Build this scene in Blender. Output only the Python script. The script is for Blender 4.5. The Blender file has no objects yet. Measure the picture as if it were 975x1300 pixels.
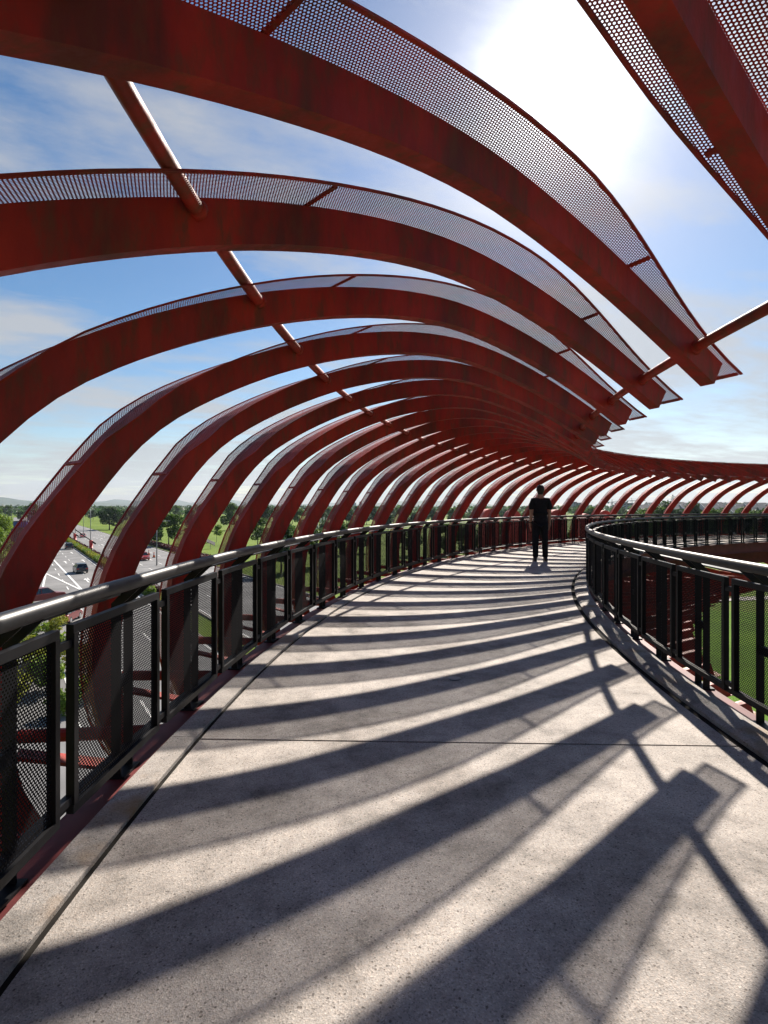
import bpy, bmesh, math, random
import numpy as np
from mathutils import Vector, Matrix, noise as mnoise
random.seed(7)
rng = np.random.default_rng(7)
PI = math.pi
C = bpy.context.scene.collection
scn = bpy.context.scene

# ------------------------------------------------------------------ layout
S = 0.85                      # survey units -> metres
CX, CY = 25.956*S, 2.856*S    # centre of the loop
RO, RI = 27.42*S, 23.35*S     # outer and inner edge of the concrete
EYE = 1.57*S
F, HX, HY = 700.0, 487.5, 642.25
GZ = EYE - 11.3               # level of the ground
RIB_P, RIB_A0 = .0475, .0052
POST_P = .0388

def ring(rho, a):
    return CX - rho*math.cos(a), CY + rho*math.sin(a)
def at(px, py, d):            # a point at distance d seen at a place in the photo (used to survey far things)
    return ((px-HX)/F*d, d, EYE - (py-HY)/F*d)
def gnd(px, py):
    d = (EYE-GZ)*F/(py-HY)
    return (px-HX)/F*d, d

# ------------------------------------------------------------------ object helpers
class MB:
    def __init__(self): self.v=[]; self.f=[]; self.uv=[]; self.has_uv=False
    def add(self, vs, fs, uvs=None):
        o=len(self.v); self.v+= [tuple(p) for p in vs]
        for k,f in enumerate(fs):
            self.f.append(tuple(i+o for i in f))
            if uvs is not None: self.has_uv=True; self.uv.append([uvs[i] for i in f])
            else: self.uv.append([(0,0)]*len(f))
        return self
    def box(self, c, s, rot=None):
        hx,hy,hz=s[0]/2,s[1]/2,s[2]/2
        vs=[Vector((x*hx,y*hy,z*hz)) for x in(-1,1) for y in(-1,1) for z in(-1,1)]
        if rot is not None: vs=[rot@v for v in vs]
        vs=[v+Vector(c) for v in vs]
        return self.add(vs,[(0,1,3,2),(4,6,7,5),(0,4,5,1),(2,3,7,6),(0,2,6,4),(1,5,7,3)])
    def bar(self, a, b, w, h, up=(0,0,1)):
        a,b=Vector(a),Vector(b); d=(b-a).normalized(); u=Vector(up)
        sd=d.cross(u)
        if sd.length<1e-4: sd=d.cross(Vector((1,0,0)))
        sd.normalize(); u=sd.cross(d)
        vs=[p+sd*(sx*w/2)+u*(sy*h/2) for p in(a,b) for sx,sy in((-1,-1),(1,-1),(1,1),(-1,1))]
        return self.add(vs,[(3,2,1,0),(4,5,6,7),(0,1,5,4),(1,2,6,5),(2,3,7,6),(3,0,4,7)])
    def tube(self, pts, r, n=10, cap=True, closed=False):
        pts=[Vector(p) for p in pts]; m=len(pts)
        rs=r if isinstance(r,(list,tuple)) else [r]*m
        vs=[]; up=Vector((0,0,1))
        for i,p in enumerate(pts):
            if closed: t=pts[(i+1)%m]-pts[i-1]
            else: t=pts[min(i+1,m-1)]-pts[max(i-1,0)]
            t.normalize(); s=t.cross(up)
            if s.length<1e-3: s=t.cross(Vector((0,1,0)))
            s.normalize(); u=s.cross(t)
            for k in range(n):
                a=2*PI*k/n; vs.append(p+s*(math.cos(a)*rs[i])+u*(math.sin(a)*rs[i]))
        fs=[]
        for i in range(m if closed else m-1):
            j=(i+1)%m
            for k in range(n):
                l=(k+1)%n; fs.append((i*n+k,j*n+k,j*n+l,i*n+l)[::-1])
        if cap and not closed:
            fs.append(tuple(range(n))); fs.append(tuple(range((m-1)*n,m*n))[::-1])
        return self.add(vs,fs)
    def lathe(self, c, prof, n=16, axis='z'):
        vs=[]
        for r,z in prof:
            for k in range(n):
                a=2*PI*k/n; p=(r*math.cos(a),r*math.sin(a),z)
                if axis=='x': p=(p[2],p[0],p[1])
                if axis=='y': p=(p[1],p[2],p[0])
                vs.append((c[0]+p[0],c[1]+p[1],c[2]+p[2]))
        m=len(prof); fs=[]
        for i in range(m-1):
            for k in range(n):
                l=(k+1)%n; fs.append((i*n+k,i*n+l,(i+1)*n+l,(i+1)*n+k))
        fs.append(tuple(range(n))[::-1]); fs.append(tuple(range((m-1)*n,m*n)))
        return self.add(vs,fs)
    def ringsweep(self, sec, a0, a1, n, closed_sec=True, caps=True):
        """section of (rho,z) swept round the loop"""
        m=len(sec); vs=[]; full=abs(a1-a0-2*PI)<1e-6
        cnt=n if full else n+1
        for i in range(cnt):
            a=a0+(a1-a0)*i/n
            for r,z in sec: vs.append((*ring(r,a),z))
        fs=[]
        for i in range(n):
            j=(i+1)%cnt
            for k in range(m if closed_sec else m-1):
                l=(k+1)%m; fs.append((i*m+k,i*m+l,j*m+l,j*m+k))
        if closed_sec and caps and not full:
            fs.append(tuple(range(m))[::-1]); fs.append(tuple((cnt-1)*m+k for k in range(m)))
        return self.add(vs,fs)
    def build(self, name, mat, parent=None, smooth=False):
        me=bpy.data.meshes.new(name); me.from_pydata(self.v,[],self.f)
        if self.has_uv:
            l=me.uv_layers.new(name='UVMap'); flat=[c for f in self.uv for p in f for c in p]
            l.data.foreach_set('uv',flat)
        me.materials.append(mat)
        if smooth: me.polygons.foreach_set('use_smooth',[True]*len(me.polygons))
        bm=bmesh.new(); bm.from_mesh(me); 
        if not self.has_uv: bmesh.ops.recalc_face_normals(bm,faces=bm.faces)
        bm.to_mesh(me); bm.free(); me.update()
        o=bpy.data.objects.new(name,me); C.objects.link(o)
        if parent is not None: o.parent=parent
        return o
def tag(o,label=None,cat=None,group=None,kind=None):
    if label: o['label']=label
    if cat: o['category']=cat
    if group: o['group']=group
    if kind: o['kind']=kind
    return o
def empty(name,loc=(0,0,0),rz=0):
    o=bpy.data.objects.new(name,None); C.objects.link(o); o.location=loc; o.rotation_euler=(0,0,rz)
    o.empty_display_size=.2
    return o
def copy_tree(o,parent=None):
    c=o.copy(); C.objects.link(c)
    if parent is not None: c.parent=parent
    for ch in list(o.children): copy_tree(ch,c)
    return c
ORD=['first','second','third','fourth','fifth','sixth','seventh','eighth','ninth','tenth','eleventh','twelfth','thirteenth','fourteenth','fifteenth','sixteenth','seventeenth','eighteenth','nineteenth','twentieth','twenty-first','twenty-second','twenty-third','twenty-fourth','twenty-fifth','twenty-sixth','twenty-seventh']

# ------------------------------------------------------------------ materials
def newmat(name):
    m=bpy.data.materials.new(name); m.use_nodes=True
    nt=m.node_tree; return m,nt,nt.nodes['Principled BSDF'],nt.nodes['Material Output']
def N(nt,t,**k):
    n=nt.nodes.new(t)
    for a,b in k.items():
        if a.startswith('_'): n.inputs[int(a[1:])].default_value=b
        else: setattr(n,a,b)
    return n
def mathn(nt,op,a,b=None,c=None):
    n=nt.nodes.new('ShaderNodeMath'); n.operation=op
    for i,x in enumerate((a,b,c)):
        if x is None: continue
        if isinstance(x,(int,float)): n.inputs[i].default_value=x
        else: nt.links.new(x,n.inputs[i])
    return n.outputs[0]
def ramp(nt,fac,stops):
    r=nt.nodes.new('ShaderNodeValToRGB'); e=r.color_ramp.elements
    while len(e)<len(stops): e.new(.5)
    for k,(p,c) in enumerate(stops): e[k].position=p; e[k].color=(*c,1) if len(c)==3 else c
    nt.links.new(fac,r.inputs[0]); return r.outputs[0]
def noisen(nt,vec,scale,detail=4,rough=.55):
    n=nt.nodes.new('ShaderNodeTexNoise'); n.inputs['Scale'].default_value=scale
    n.inputs['Detail'].default_value=detail; n.inputs['Roughness'].default_value=rough
    if vec is not None: nt.links.new(vec,n.inputs['Vector'])
    return n.outputs['Fac']
def coords(nt,kind='Object'):
    return nt.nodes.new('ShaderNodeTexCoord').outputs[kind]
def geom(nt): return nt.nodes.new('ShaderNodeNewGeometry').outputs['Position']
def simple(name,col,rough=.5,metal=0,var=.0,scale=5,spec=.5,bump=0):
    m,nt,b,o=newmat(name)
    b.inputs['Roughness'].default_value=rough; b.inputs['Metallic'].default_value=metal
    b.inputs['Specular IOR Level'].default_value=spec
    if var:
        f=noisen(nt,geom(nt),scale,5,.6)
        lo=tuple(c*(1-var) for c in col); hi=tuple(min(1,c*(1+var)) for c in col)
        nt.links.new(ramp(nt,f,[(.3,lo),(.7,hi)]),b.inputs['Base Color'])
    else: b.inputs['Base Color'].default_value=(*col,1)
    if bump:
        bp=nt.nodes.new('ShaderNodeBump'); bp.inputs['Strength'].default_value=bump; bp.inputs['Distance'].default_value=.01
        nt.links.new(noisen(nt,geom(nt),scale*6,3),bp.inputs['Height']); nt.links.new(bp.outputs[0],b.inputs['Normal'])
    return m
def hexholes(nt,pitch,rad,sx=1.0,sy=1.0):
    """1 = inside a hole, from the UV map in metres"""
    uv=nt.nodes.new('ShaderNodeUVMap').outputs[0]
    sp=nt.nodes.new('ShaderNodeSeparateXYZ'); nt.links.new(uv,sp.inputs[0])
    x=mathn(nt,'MULTIPLY',sp.outputs[0],sx/pitch); y=mathn(nt,'MULTIPLY',sp.outputs[1],sy/(pitch*math.sqrt(3)))
    d=[]
    for off in (0,.5):
        fx=mathn(nt,'SUBTRACT',mathn(nt,'FRACT',mathn(nt,'ADD',x,off)),.5)
        fy=mathn(nt,'MULTIPLY',mathn(nt,'SUBTRACT',mathn(nt,'FRACT',mathn(nt,'ADD',y,off)),.5),math.sqrt(3))
        d.append(mathn(nt,'ADD',mathn(nt,'MULTIPLY',fx,fx),mathn(nt,'MULTIPLY',fy,fy)))
    dm=mathn(nt,'MINIMUM',d[0],d[1])
    return mathn(nt,'LESS_THAN',dm,(rad/pitch)**2), sp
def red_paint(name,rusty=.5):
    m,nt,b,o=newmat(name)
    p=geom(nt)
    mp=nt.nodes.new('ShaderNodeMapping'); mp.inputs['Scale'].default_value=(1,1,.3); nt.links.new(p,mp.inputs[0])
    f=noisen(nt,mp.outputs[0],2.2,7,.66)
    base=ramp(nt,f,[(.34,(.13,.024,.015)),(.48,(.30,.020,.011)),(.62,(.42,.028,.013))])
    g=noisen(nt,mp.outputs[0],11,6,.7)
    r=ramp(nt,g,[(.48,(0,0,0)),(.66,(1,1,1))])
    mx=nt.nodes.new('ShaderNodeMix'); mx.data_type='RGBA'
    nt.links.new(mathn(nt,'MULTIPLY',r,rusty),mx.inputs[0]); nt.links.new(base,mx.inputs[6]); mx.inputs[7].default_value=(.15,.050,.028,1)
    nt.links.new(mx.outputs[2],b.inputs['Base Color'])
    nt.links.new(ramp(nt,g,[(.3,(.45,)*3),(.7,(.75,)*3)]),b.inputs['Roughness']); b.inputs['Specular IOR Level'].default_value=.3
    bp=nt.nodes.new('ShaderNodeBump'); bp.inputs['Strength'].default_value=.18; bp.inputs['Distance'].default_value=.004
    nt.links.new(noisen(nt,p,70,3),bp.inputs['Height']); nt.links.new(bp.outputs[0],b.inputs['Normal'])
    return m,nt,b,o
M={}
M['red'],*_=red_paint('red_painted_steel',.85)
M['redrail']=simple('dark_red_edge_steel',(.13,.022,.022),.6,0,.35,3,.25)
def perforated():
    m,nt,b,o=red_paint('perforated_red_sheet',.45)
    h,sp=hexholes(nt,.0158,.0047)
    # a plain margin along both edges and the stiffener rows
    tr=nt.nodes.new('ShaderNodeBsdfTransparent'); mx=nt.nodes.new('ShaderNodeMixShader')
    nt.links.new(h,mx.inputs[0]); nt.links.new(b.outputs[0],mx.inputs[1]); nt.links.new(tr.outputs[0],mx.inputs[2])
    nt.links.new(mx.outputs[0],o.inputs[0]); return m
M['perf']=perforated()
def meshmat():
    m,nt,b,o=newmat('black_woven_mesh')
    b.inputs['Base Color'].default_value=(.007,.007,.009,1); b.inputs['Roughness'].default_value=.8; b.inputs['Specular IOR Level'].default_value=.06
    h,sp=hexholes(nt,.016,.0045,1.0,1.2)
    tr=nt.nodes.new('ShaderNodeBsdfTransparent'); mx=nt.nodes.new('ShaderNodeMixShader')
    nt.links.new(h,mx.inputs[0]); nt.links.new(b.outputs[0],mx.inputs[1]); nt.links.new(tr.outputs[0],mx.inputs[2])
    nt.links.new(mx.outputs[0],o.inputs[0]); return m
M['mesh']=meshmat()
M['black']=simple('black_painted_steel',(.007,.007,.0085),.5,0,.35,9,.2,.05)
M['rail']=simple('black_handrail_tube',(.012,.012,.014),.42,0,.4,14,.4)
def concrete(name,tint=(1,1,1),rust=0):
    m,nt,b,o=newmat(name); p=geom(nt)
    big=noisen(nt,p,.9,5,.6); mid=noisen(nt,p,5,6,.7)
    st=mathn(nt,'ADD',mathn(nt,'MULTIPLY',big,.5),mathn(nt,'MULTIPLY',mid,.5))
    c1=ramp(nt,st,[(.37,tuple(.20*t for t in (1,.93,.86))),(.47,tuple(.35*t for t in (1,.925,.855))),(.58,tuple(.47*t for t in (1,.925,.855)))])
    v=nt.nodes.new('ShaderNodeTexVoronoi'); v.inputs['Scale'].default_value=210; nt.links.new(p,v.inputs['Vector'])
    sp=nt.nodes.new('ShaderNodeSeparateColor'); nt.links.new(v.outputs['Color'],sp.inputs[0])
    ag=ramp(nt,sp.outputs[0],[(.0,(.42,.40,.39)),(.14,(.78,.74,.70)),(.5,(1,1,1)),(.86,(1.05,.96,.89)),(.97,(1.4,1.34,1.28))])
    v2=nt.nodes.new('ShaderNodeTexVoronoi'); v2.inputs['Scale'].default_value=75; nt.links.new(p,v2.inputs['Vector'])
    sp2=nt.nodes.new('ShaderNodeSeparateColor'); nt.links.new(v2.outputs['Color'],sp2.inputs[0])
    pit=ramp(nt,mathn(nt,'MULTIPLY',mathn(nt,'LESS_THAN',sp2.outputs[1],.10),mathn(nt,'LESS_THAN',v2.outputs['Distance'],.30)),[(0,(1,1,1)),(1,(.42,.40,.39))])
    mul=nt.nodes.new('ShaderNodeMix'); mul.data_type='RGBA'; mul.blend_type='MULTIPLY'; mul.inputs[0].default_value=.8
    nt.links.new(c1,mul.inputs[6]); nt.links.new(ag,mul.inputs[7])
    mul2=nt.nodes.new('ShaderNodeMix'); mul2.data_type='RGBA'; mul2.blend_type='MULTIPLY'; mul2.inputs[0].default_value=1
    nt.links.new(mul.outputs[2],mul2.inputs[6]); nt.links.new(pit,mul2.inputs[7]); out=mul2.outputs[2]
    sn=ramp(nt,noisen(nt,p,.55,8,.72),[(.50,(1,1,1)),(.60,(.70,.68,.66))])
    cr=nt.nodes.new('ShaderNodeTexVoronoi'); cr.feature='DISTANCE_TO_EDGE'; cr.inputs['Scale'].default_value=.55
    wv=nt.nodes.new('ShaderNodeTexNoise'); wv.inputs['Scale'].default_value=3; wv.inputs['Detail'].default_value=6; nt.links.new(p,wv.inputs['Vector'])
    wm=nt.nodes.new('ShaderNodeMix'); wm.data_type='RGBA'; wm.inputs[0].default_value=.12; nt.links.new(p,wm.inputs[6]); nt.links.new(wv.outputs['Color'],wm.inputs[7]); nt.links.new(wm.outputs[2],cr.inputs['Vector'])
    crk=ramp(nt,mathn(nt,'ADD',cr.outputs['Distance'],mathn(nt,'MULTIPLY',noisen(nt,p,.8,2),.012)),[(.0,(.55,.53,.5)),(.0085,(1,1,1))])
    for q_ in (sn,crk):
        m3=nt.nodes.new('ShaderNodeMix'); m3.data_type='RGBA'; m3.blend_type='MULTIPLY'; m3.inputs[0].default_value=.8
        nt.links.new(out,m3.inputs[6]); nt.links.new(q_,m3.inputs[7]); out=m3.outputs[2]
    if rust:
        rn=ramp(nt,noisen(nt,p,1.5,4,.6),[(.56,(0,0,0)),(.70,(1,1,1))])
        mx=nt.nodes.new('ShaderNodeMix'); mx.data_type='RGBA'
        nt.links.new(mathn(nt,'MULTIPLY',rn,rust),mx.inputs[0]); nt.links.new(out,mx.inputs[6]); mx.inputs[7].default_value=(.34,.19,.06,1); out=mx.outputs[2]
    t=nt.nodes.new('ShaderNodeMix'); t.data_type='RGBA'; t.blend_type='MULTIPLY'; t.inputs[0].default_value=1
    nt.links.new(out,t.inputs[6]); t.inputs[7].default_value=(*tint,1)
    nt.links.new(t.outputs[2],b.inputs['Base Color'])
    b.inputs['Roughness'].default_value=.8; b.inputs['Specular IOR Level'].default_value=.3
    bp=nt.nodes.new('ShaderNodeBump'); bp.inputs['Strength'].default_value=.28; bp.inputs['Distance'].default_value=.004
    h=mathn(nt,'ADD',mathn(nt,'MULTIPLY',v.outputs['Distance'],1.0),noisen(nt,p,140,3))
    nt.links.new(h,bp.inputs['Height']); nt.links.new(bp.outputs[0],b.inputs['Normal'])
    return m
M['deck']=concrete('exposed_aggregate_concrete')
M['kerb']=concrete('edge_strip_concrete',(.82,.83,.84),.75)
M['dark']=simple('dark_joint_filler',(.02,.018,.016),.95,0,.4,8,.1)

def leafmat(name,cols,trans=.35):
    m,nt,b,o=newmat(name)
    oi=nt.nodes.new('ShaderNodeNewGeometry').outputs['Random Per Island']
    col=ramp(nt,oi,[(i/(len(cols)-1),c) for i,c in enumerate(cols)])
    nt.links.new(col,b.inputs['Base Color']); b.inputs['Roughness'].default_value=.6; b.inputs['Specular IOR Level'].default_value=.25
    tl=nt.nodes.new('ShaderNodeBsdfTranslucent'); hs=nt.nodes.new('ShaderNodeHueSaturation'); hs.inputs['Value'].default_value=1.6
    nt.links.new(col,hs.inputs['Color']); nt.links.new(hs.outputs[0],tl.inputs[0])
    mx=nt.nodes.new('ShaderNodeMixShader'); mx.inputs[0].default_value=trans
    nt.links.new(b.outputs[0],mx.inputs[1]); nt.links.new(tl.outputs[0],mx.inputs[2]); nt.links.new(mx.outputs[0],o.inputs[0])
    return m
M['leaf']=leafmat('green_leaves',[(.03,.06,.014),(.06,.11,.022),(.10,.16,.035)])
M['leafdark']=leafmat('dark_green_leaves',[(.016,.036,.014),(.03,.064,.02),(.055,.095,.028)])
M['leafbright']=leafmat('bright_green_leaves',[(.06,.11,.014),(.12,.19,.022),(.18,.25,.035)])
M['leafyellow']=leafmat('yellow_green_leaves',[(.11,.13,.012),(.18,.20,.02),(.24,.24,.03)])
M['leafred']=leafmat('purple_red_leaves',[(.035,.010,.016),(.07,.016,.022),(.10,.03,.03)],.2)
M['bark']=simple('bark',(.10,.075,.055),.9,0,.3,6)
def grassmat(name,cols,sc=.05):
    m,nt,b,o=newmat(name); p=geom(nt)
    f=mathn(nt,'ADD',mathn(nt,'MULTIPLY',noisen(nt,p,sc,6,.65),.6),mathn(nt,'MULTIPLY',noisen(nt,p,sc*30,4,.7),.4))
    nt.links.new(ramp(nt,f,[(.35,cols[0]),(.5,cols[1]),(.65,cols[2])]),b.inputs['Base Color'])
    b.inputs['Roughness'].default_value=.9; b.inputs['Specular IOR Level'].default_value=.1
    bp=nt.nodes.new('ShaderNodeBump'); bp.inputs['Strength'].default_value=.8; bp.inputs['Distance'].default_value=.1
    nt.links.new(noisen(nt,p,9,4,.7),bp.inputs['Height']); nt.links.new(bp.outputs[0],b.inputs['Normal'])
    return m
M['grass']=grassmat('mown_grass',[(.075,.12,.012),(.12,.18,.02),(.17,.22,.035)])
M['lawn']=grassmat('lawn_turf',[(.075,.12,.014),(.095,.19,.014),(.14,.24,.02)],.16)
M['asphalt']=simple('asphalt',(.19,.187,.185),.85,0,.3,.22,.3)
M['white']=simple('white_road_paint',(.75,.75,.72),.7,0,.15,3)
M['hill']=simple('wooded_hill',(.035,.06,.035),.95,0,.4,.01)
M['glass']=simple('dark_window_glass',(.012,.015,.018),.08,0,0,1,.8)
M['tyre']=simple('tyre_rubber',(.015,.015,.015),.85)
M['alloy']=simple('alloy_rim',(.45,.45,.46),.35,.8)
M['taillamp']=simple('tail_lamp',(.45,.02,.02),.25)
M['headlamp']=simple('head_lamp',(.75,.75,.75),.15)
M['grey']=simple('grey_galvanised',(.22,.23,.24),.5,.4,.2,2)
M['orange']=simple('orange_plastic',(.75,.14,.03),.5)
M['signred']=simple('red_cabinet_paint',(.62,.035,.02),.45,0,.15,2)
M['wall']=simple('pale_render',(.55,.53,.50),.8,0,.12,.3)
M['roof']=simple('grey_roof_tiles',(.13,.13,.135),.8,0,.3,.6)
M['slate']=simple('blue_grey_cladding',(.22,.25,.29),.7,0,.15,.1)
M['bluefascia']=simple('blue_fascia',(.03,.06,.28),.5)
M['darkgreen']=simple('dark_green_cladding',(.015,.045,.045),.55)

# ------------------------------------------------------------------ canopy ribs
co=(-2.63163757e-03/S**2,-4.09826636e-02/S)
RP=26.925*S
def alpha(r):
    d=r-RP; return co[0]*d*d+co[1]*d
def dalpha(r): return 2*co[0]*(r-RP)+co[1]
# the arch, as (radius, height above the reference) in survey units, from the roof tip round under the deck
PROF=[(23.40,2.40),(23.75,2.62),(24.2,2.87),(24.6,3.04),(25.0,3.17),(25.4,3.24),(25.8,3.22),(26.2,3.13),(26.6,2.98),(26.95,2.80),(27.3,2.57),(27.62,2.31),(27.87,2.05),(28.05,1.75),(28.19,1.43),(28.34,1.08),(28.44,.72),(28.49,.35),(28.50,-.05),(28.47,-.45),(28.36,-.85),(28.15,-1.2),(27.8,-1.52),(27.3,-1.78),(26.6,-1.98),(25.7,-2.08),(24.6,-2.05),(23.4,-1.92),(22.3,-1.72),(21.3,-1.42)]
tb=np.linspace(20.5*S,29.5*S,1500)
sl=np.sqrt(1+(tb*np.array([dalpha(r) for r in tb]))**2)
sarc=np.concatenate([[0],np.cumsum((sl[1:]+sl[:-1])/2*np.diff(tb))])
def s_of(r): return float(np.interp(r,tb,sarc))
def r_of(s): return float(np.interp(s,sarc,tb))
pp=np.array([(s_of(r*S),(h+.15)*S) for r,h in PROF])
def smooth(p,it=2):
    for _ in range(it):
        q=[p[0]]
        for i in range(len(p)-1): q+=[p[i]*.75+p[i+1]*.25,p[i]*.25+p[i+1]*.75]
        q.append(p[-1]); p=np.array(q)
    return p
pp=smooth(pp,2)
L=np.concatenate([[0],np.cumsum(np.hypot(*np.diff(pp,axis=0).T))])
NS=96
lt=np.linspace(0,L[-1],NS)
ps=np.stack([np.interp(lt,L,pp[:,0]),np.interp(lt,L,pp[:,1])],1)
tg=np.gradient(ps,axis=0); tg/=np.linalg.norm(tg,axis=1)[:,None]
nm=np.stack([-tg[:,1],tg[:,0]],1)      # points to the outside of the arch
DEPTH=.2; BW=.075; BF=-.028; OV=.255; OVF=.20
def p3(s,h,n):
    r=r_of(s); a=alpha(r); da=dalpha(r)
    ca,sa=math.cos(a),math.sin(a)
    er=Vector((-ca,sa,0)); ea=Vector((sa,ca,0))
    t=(er+ea*(r*da)).normalized()            # plan tangent, outward
    nh=Vector((t.y,-t.x,0))
    if nh.dot(ea)>0: nh=-nh                  # towards lower angle (towards the camera)
    return Vector((-r*ca,r*sa,h))+nh*n
def make_rib_meshes():
    beam=MB(); sheet=MB(); trim=MB(); top=MB()
    def strip(mb,secfn,i0=0,i1=NS-1):
        vs=[];m=None
        for i in range(i0,i1+1):
            sec=secfn(i); m=len(sec); vs+=sec
        fs=[]
        for i in range(i1-i0):
            for k in range(m):
                l=(k+1)%m; fs.append((i*m+k,i*m+l,(i+1)*m+l,(i+1)*m+k))
        fs.append(tuple(range(m))[::-1]); fs.append(tuple((i1-i0)*m+k for k in range(m)))
        mb.add(vs,fs)
    def dpt(i): return DEPTH*(.84+.16*min(1,lt[i]/1.3))
    def q(i,d,n): 
        s,h=ps[i]+nm[i]*d; return p3(s,h,n)
    strip(beam,lambda i:[q(i,0,BW),q(i,dpt(i),BW),q(i,dpt(i),BF),q(i,0,BF)])
    # perforated sheet with metric uv; the near overhang narrows towards the foot
    def sm(x): x=min(1,max(0,x)); return x*x*(3-2*x)
    def ov(i):
        h=ps[i][1]
        if i>NS*.35: return BW+OV*(.04+.96*sm((h-.9)/1.9))
        return BW+OV*(.17+.83*sm(lt[i]/1.9))
    def ovf(i):
        h=ps[i][1]
        if i>NS*.35: return OVF*(.5+.5*sm((h-.4)/2.4))-BF
        return OVF*(.5+.5*sm(lt[i]/1.5))-BF
    i0,i1=0,NS-1
    ext=[-.10]+[0]*NS
    vs=[];uv=[];cols=5;idx=list(range(NS))
    Ls=np.concatenate([[0],np.cumsum(np.hypot(*np.diff(ps+nm*DEPTH,axis=0).T))])
    def rowpt(i,n,shift=0):
        s,h=ps[i]+nm[i]*(dpt(i)+.008)+tg[i]*shift; return p3(s,h,n)
    rows=[(0,-.16)]+[(i,0) for i in idx]+[(NS-1,.10)]
    for (i,sh) in rows:
        a=ov(i)-.015; b=-ovf(i)+.015
        for k in range(cols):
            n=a+(b-a)*k/(cols-1); vs.append(rowpt(i,n,sh)); uv.append((Ls[i]+sh,n))
    fs=[]
    for r in range(len(rows)-1):
        for k in range(cols-1): fs.append((r*cols+k,r*cols+k+1,(r+1)*cols+k+1,(r+1)*cols+k))
    sheet.add(vs,fs,uv)
    # solid edge bars and cross stiffeners
    for side in (0,1):
        vs=[]
        for (i,sh) in rows:
            n=ov(i) if side==0 else -ovf(i); w=-.018 if side==0 else .018
            s,h=ps[i]+nm[i]*(dpt(i)+.003)+tg[i]*sh; s2,h2=ps[i]+nm[i]*(dpt(i)+.013)+tg[i]*sh
            vs+=[p3(s,h,n),p3(s2,h2,n),p3(s2,h2,n+w),p3(s,h,n+w)]
        m=4; fs=[]
        for r in range(len(rows)-1):
            for k in range(m): l=(k+1)%m; fs.append((r*m+k,r*m+l,(r+1)*m+l,(r+1)*m+k))
        fs.append((3,2,1,0)); fs.append(tuple((len(rows)-1)*m+k for k in range(m)))
        trim.add(vs,fs)
    stat=[x for x in np.arange(.0,L[-1]-1.2,2.5)]
    for d in [-.147]+[x+1.0 for x in stat]:
        if d<0: i=0; sh=-.147
        else: i=int(np.argmin(abs(lt-d))); sh=0
        w=.012
        vs=[]
        for e in (-w,w):
            for hh in (.002,.014):
                for n in (ov(i)-.031,-ovf(i)+.031):
                    s,h=ps[i]+nm[i]*(dpt(i)+hh)+tg[i]*(sh+e); vs.append(p3(s,h,n))
        trim.add(vs,[(0,1,3,2),(4,6,7,5),(0,4,5,1),(2,3,7,6),(0,2,6,4),(1,5,7,3)])
    strut=MB(); brace=MB()
    r0=28.46*S; r1=RO+.05
    strut.tube([(-r0*math.cos(alpha(r0)),r0*math.sin(alpha(r0)),-.02*S+.02),(-r1*math.cos(alpha(r0)+.012),r1*math.sin(alpha(r0)+.012),-.06)],.038,10)
    brace.bar((-r0*math.cos(alpha(r0)),r0*math.sin(alpha(r0)),-.10),(-(RO+.1)*math.cos(alpha(r0)+.02),(RO+.1)*math.sin(alpha(r0)+.02),-.42),.14,.02)
    return beam,top,sheet,trim,strut,brace
beam,top,sheet,trim,strut,brace=make_rib_meshes()
r0=empty('canopy_rib')
beam.build('beam',M['red'],r0)
sh_o=sheet.build('perforated_sheet',M['perf'],r0)
trim.build('sheet_frame',M['red'],sh_o)
strut.build('strut_tube',M['red'],r0)
brace.build('brace_plate',M['red'],r0)
for rho_,z_ in ((26.925*S,(2.942+.15)*S+.01),(23.56*S,(2.66+.15)*S)):
    a_=alpha(rho_); c_=Vector((-rho_*math.cos(a_),rho_*math.sin(a_),z_)); t_=Vector((math.sin(a_),math.cos(a_),0))
    r_=Vector((-math.cos(a_),math.sin(a_),0)); da_=rho_*dalpha(rho_); pt_=(r_+t_*da_).normalized(); nh_=Vector((pt_.y,-pt_.x,0))
    if nh_.dot(t_)>0: nh_=-nh_
    k_=abs(nh_.dot(t_))
    for n_,sg_ in ((BW,1),(BF,-1)):
        q0=c_-t_*(n_/k_); q1=q0-t_*(sg_*.030)
        mb=MB(); mb.tube([q0,q0*.5+q1*.5,q1],[.050,.044,.036],12); mb.build('tube_collar',M['red'],r0,True)
GR='red canopy ribs arching over the walkway'
ribs=[]
for i in range(-7,40):
    o=r0 if i==-7 else copy_tree(r0)
    o.location=(CX,CY,0); o.rotation_euler=(0,0,-(RIB_A0+RIB_P*i+(-.0135 if i<=-2 else .0008 if i==-1 else 0)))
    # where does it cross the outer handrail in view
    r=28.22*S; a=RIB_A0+RIB_P*i+alpha(r); x,y=ring(r,a); px=HX+F*x/y if y>.3 else -9999
    ribs.append((i,px,o))
named={-1:'broad red rib at the top left, sweeping right to a tip below the sun',
       -2:'nearest red rib, cutting across the top right corner with bright perforated edges',
        0:'second red rib down the left picture edge, with a perforated band above it',
        1:'third red rib down the left picture edge, curving past mid height'}
left=sorted([t for t in ribs if -60<t[1]<672 and t[0]>=2],key=lambda t:t[1])
right=sorted([t for t in ribs if t[1]>=672],key=lambda t:t[1])
for i,px,o in ribs: tag(o,'red canopy rib behind the viewpoint, throwing its shadow on the near deck','canopy rib',GR)
for k,v in named.items():
    for i,px,o in ribs:
        if i==k: o['label']=v
for k,t in enumerate(left): t[2]['label']=ORD[k]+' red rib crossing the left handrail, counting from the left picture edge'
for k,t in enumerate(right): t[2]['label']=ORD[k]+' red rib crossing the far handrail, counted rightwards from the standing man'

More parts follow.
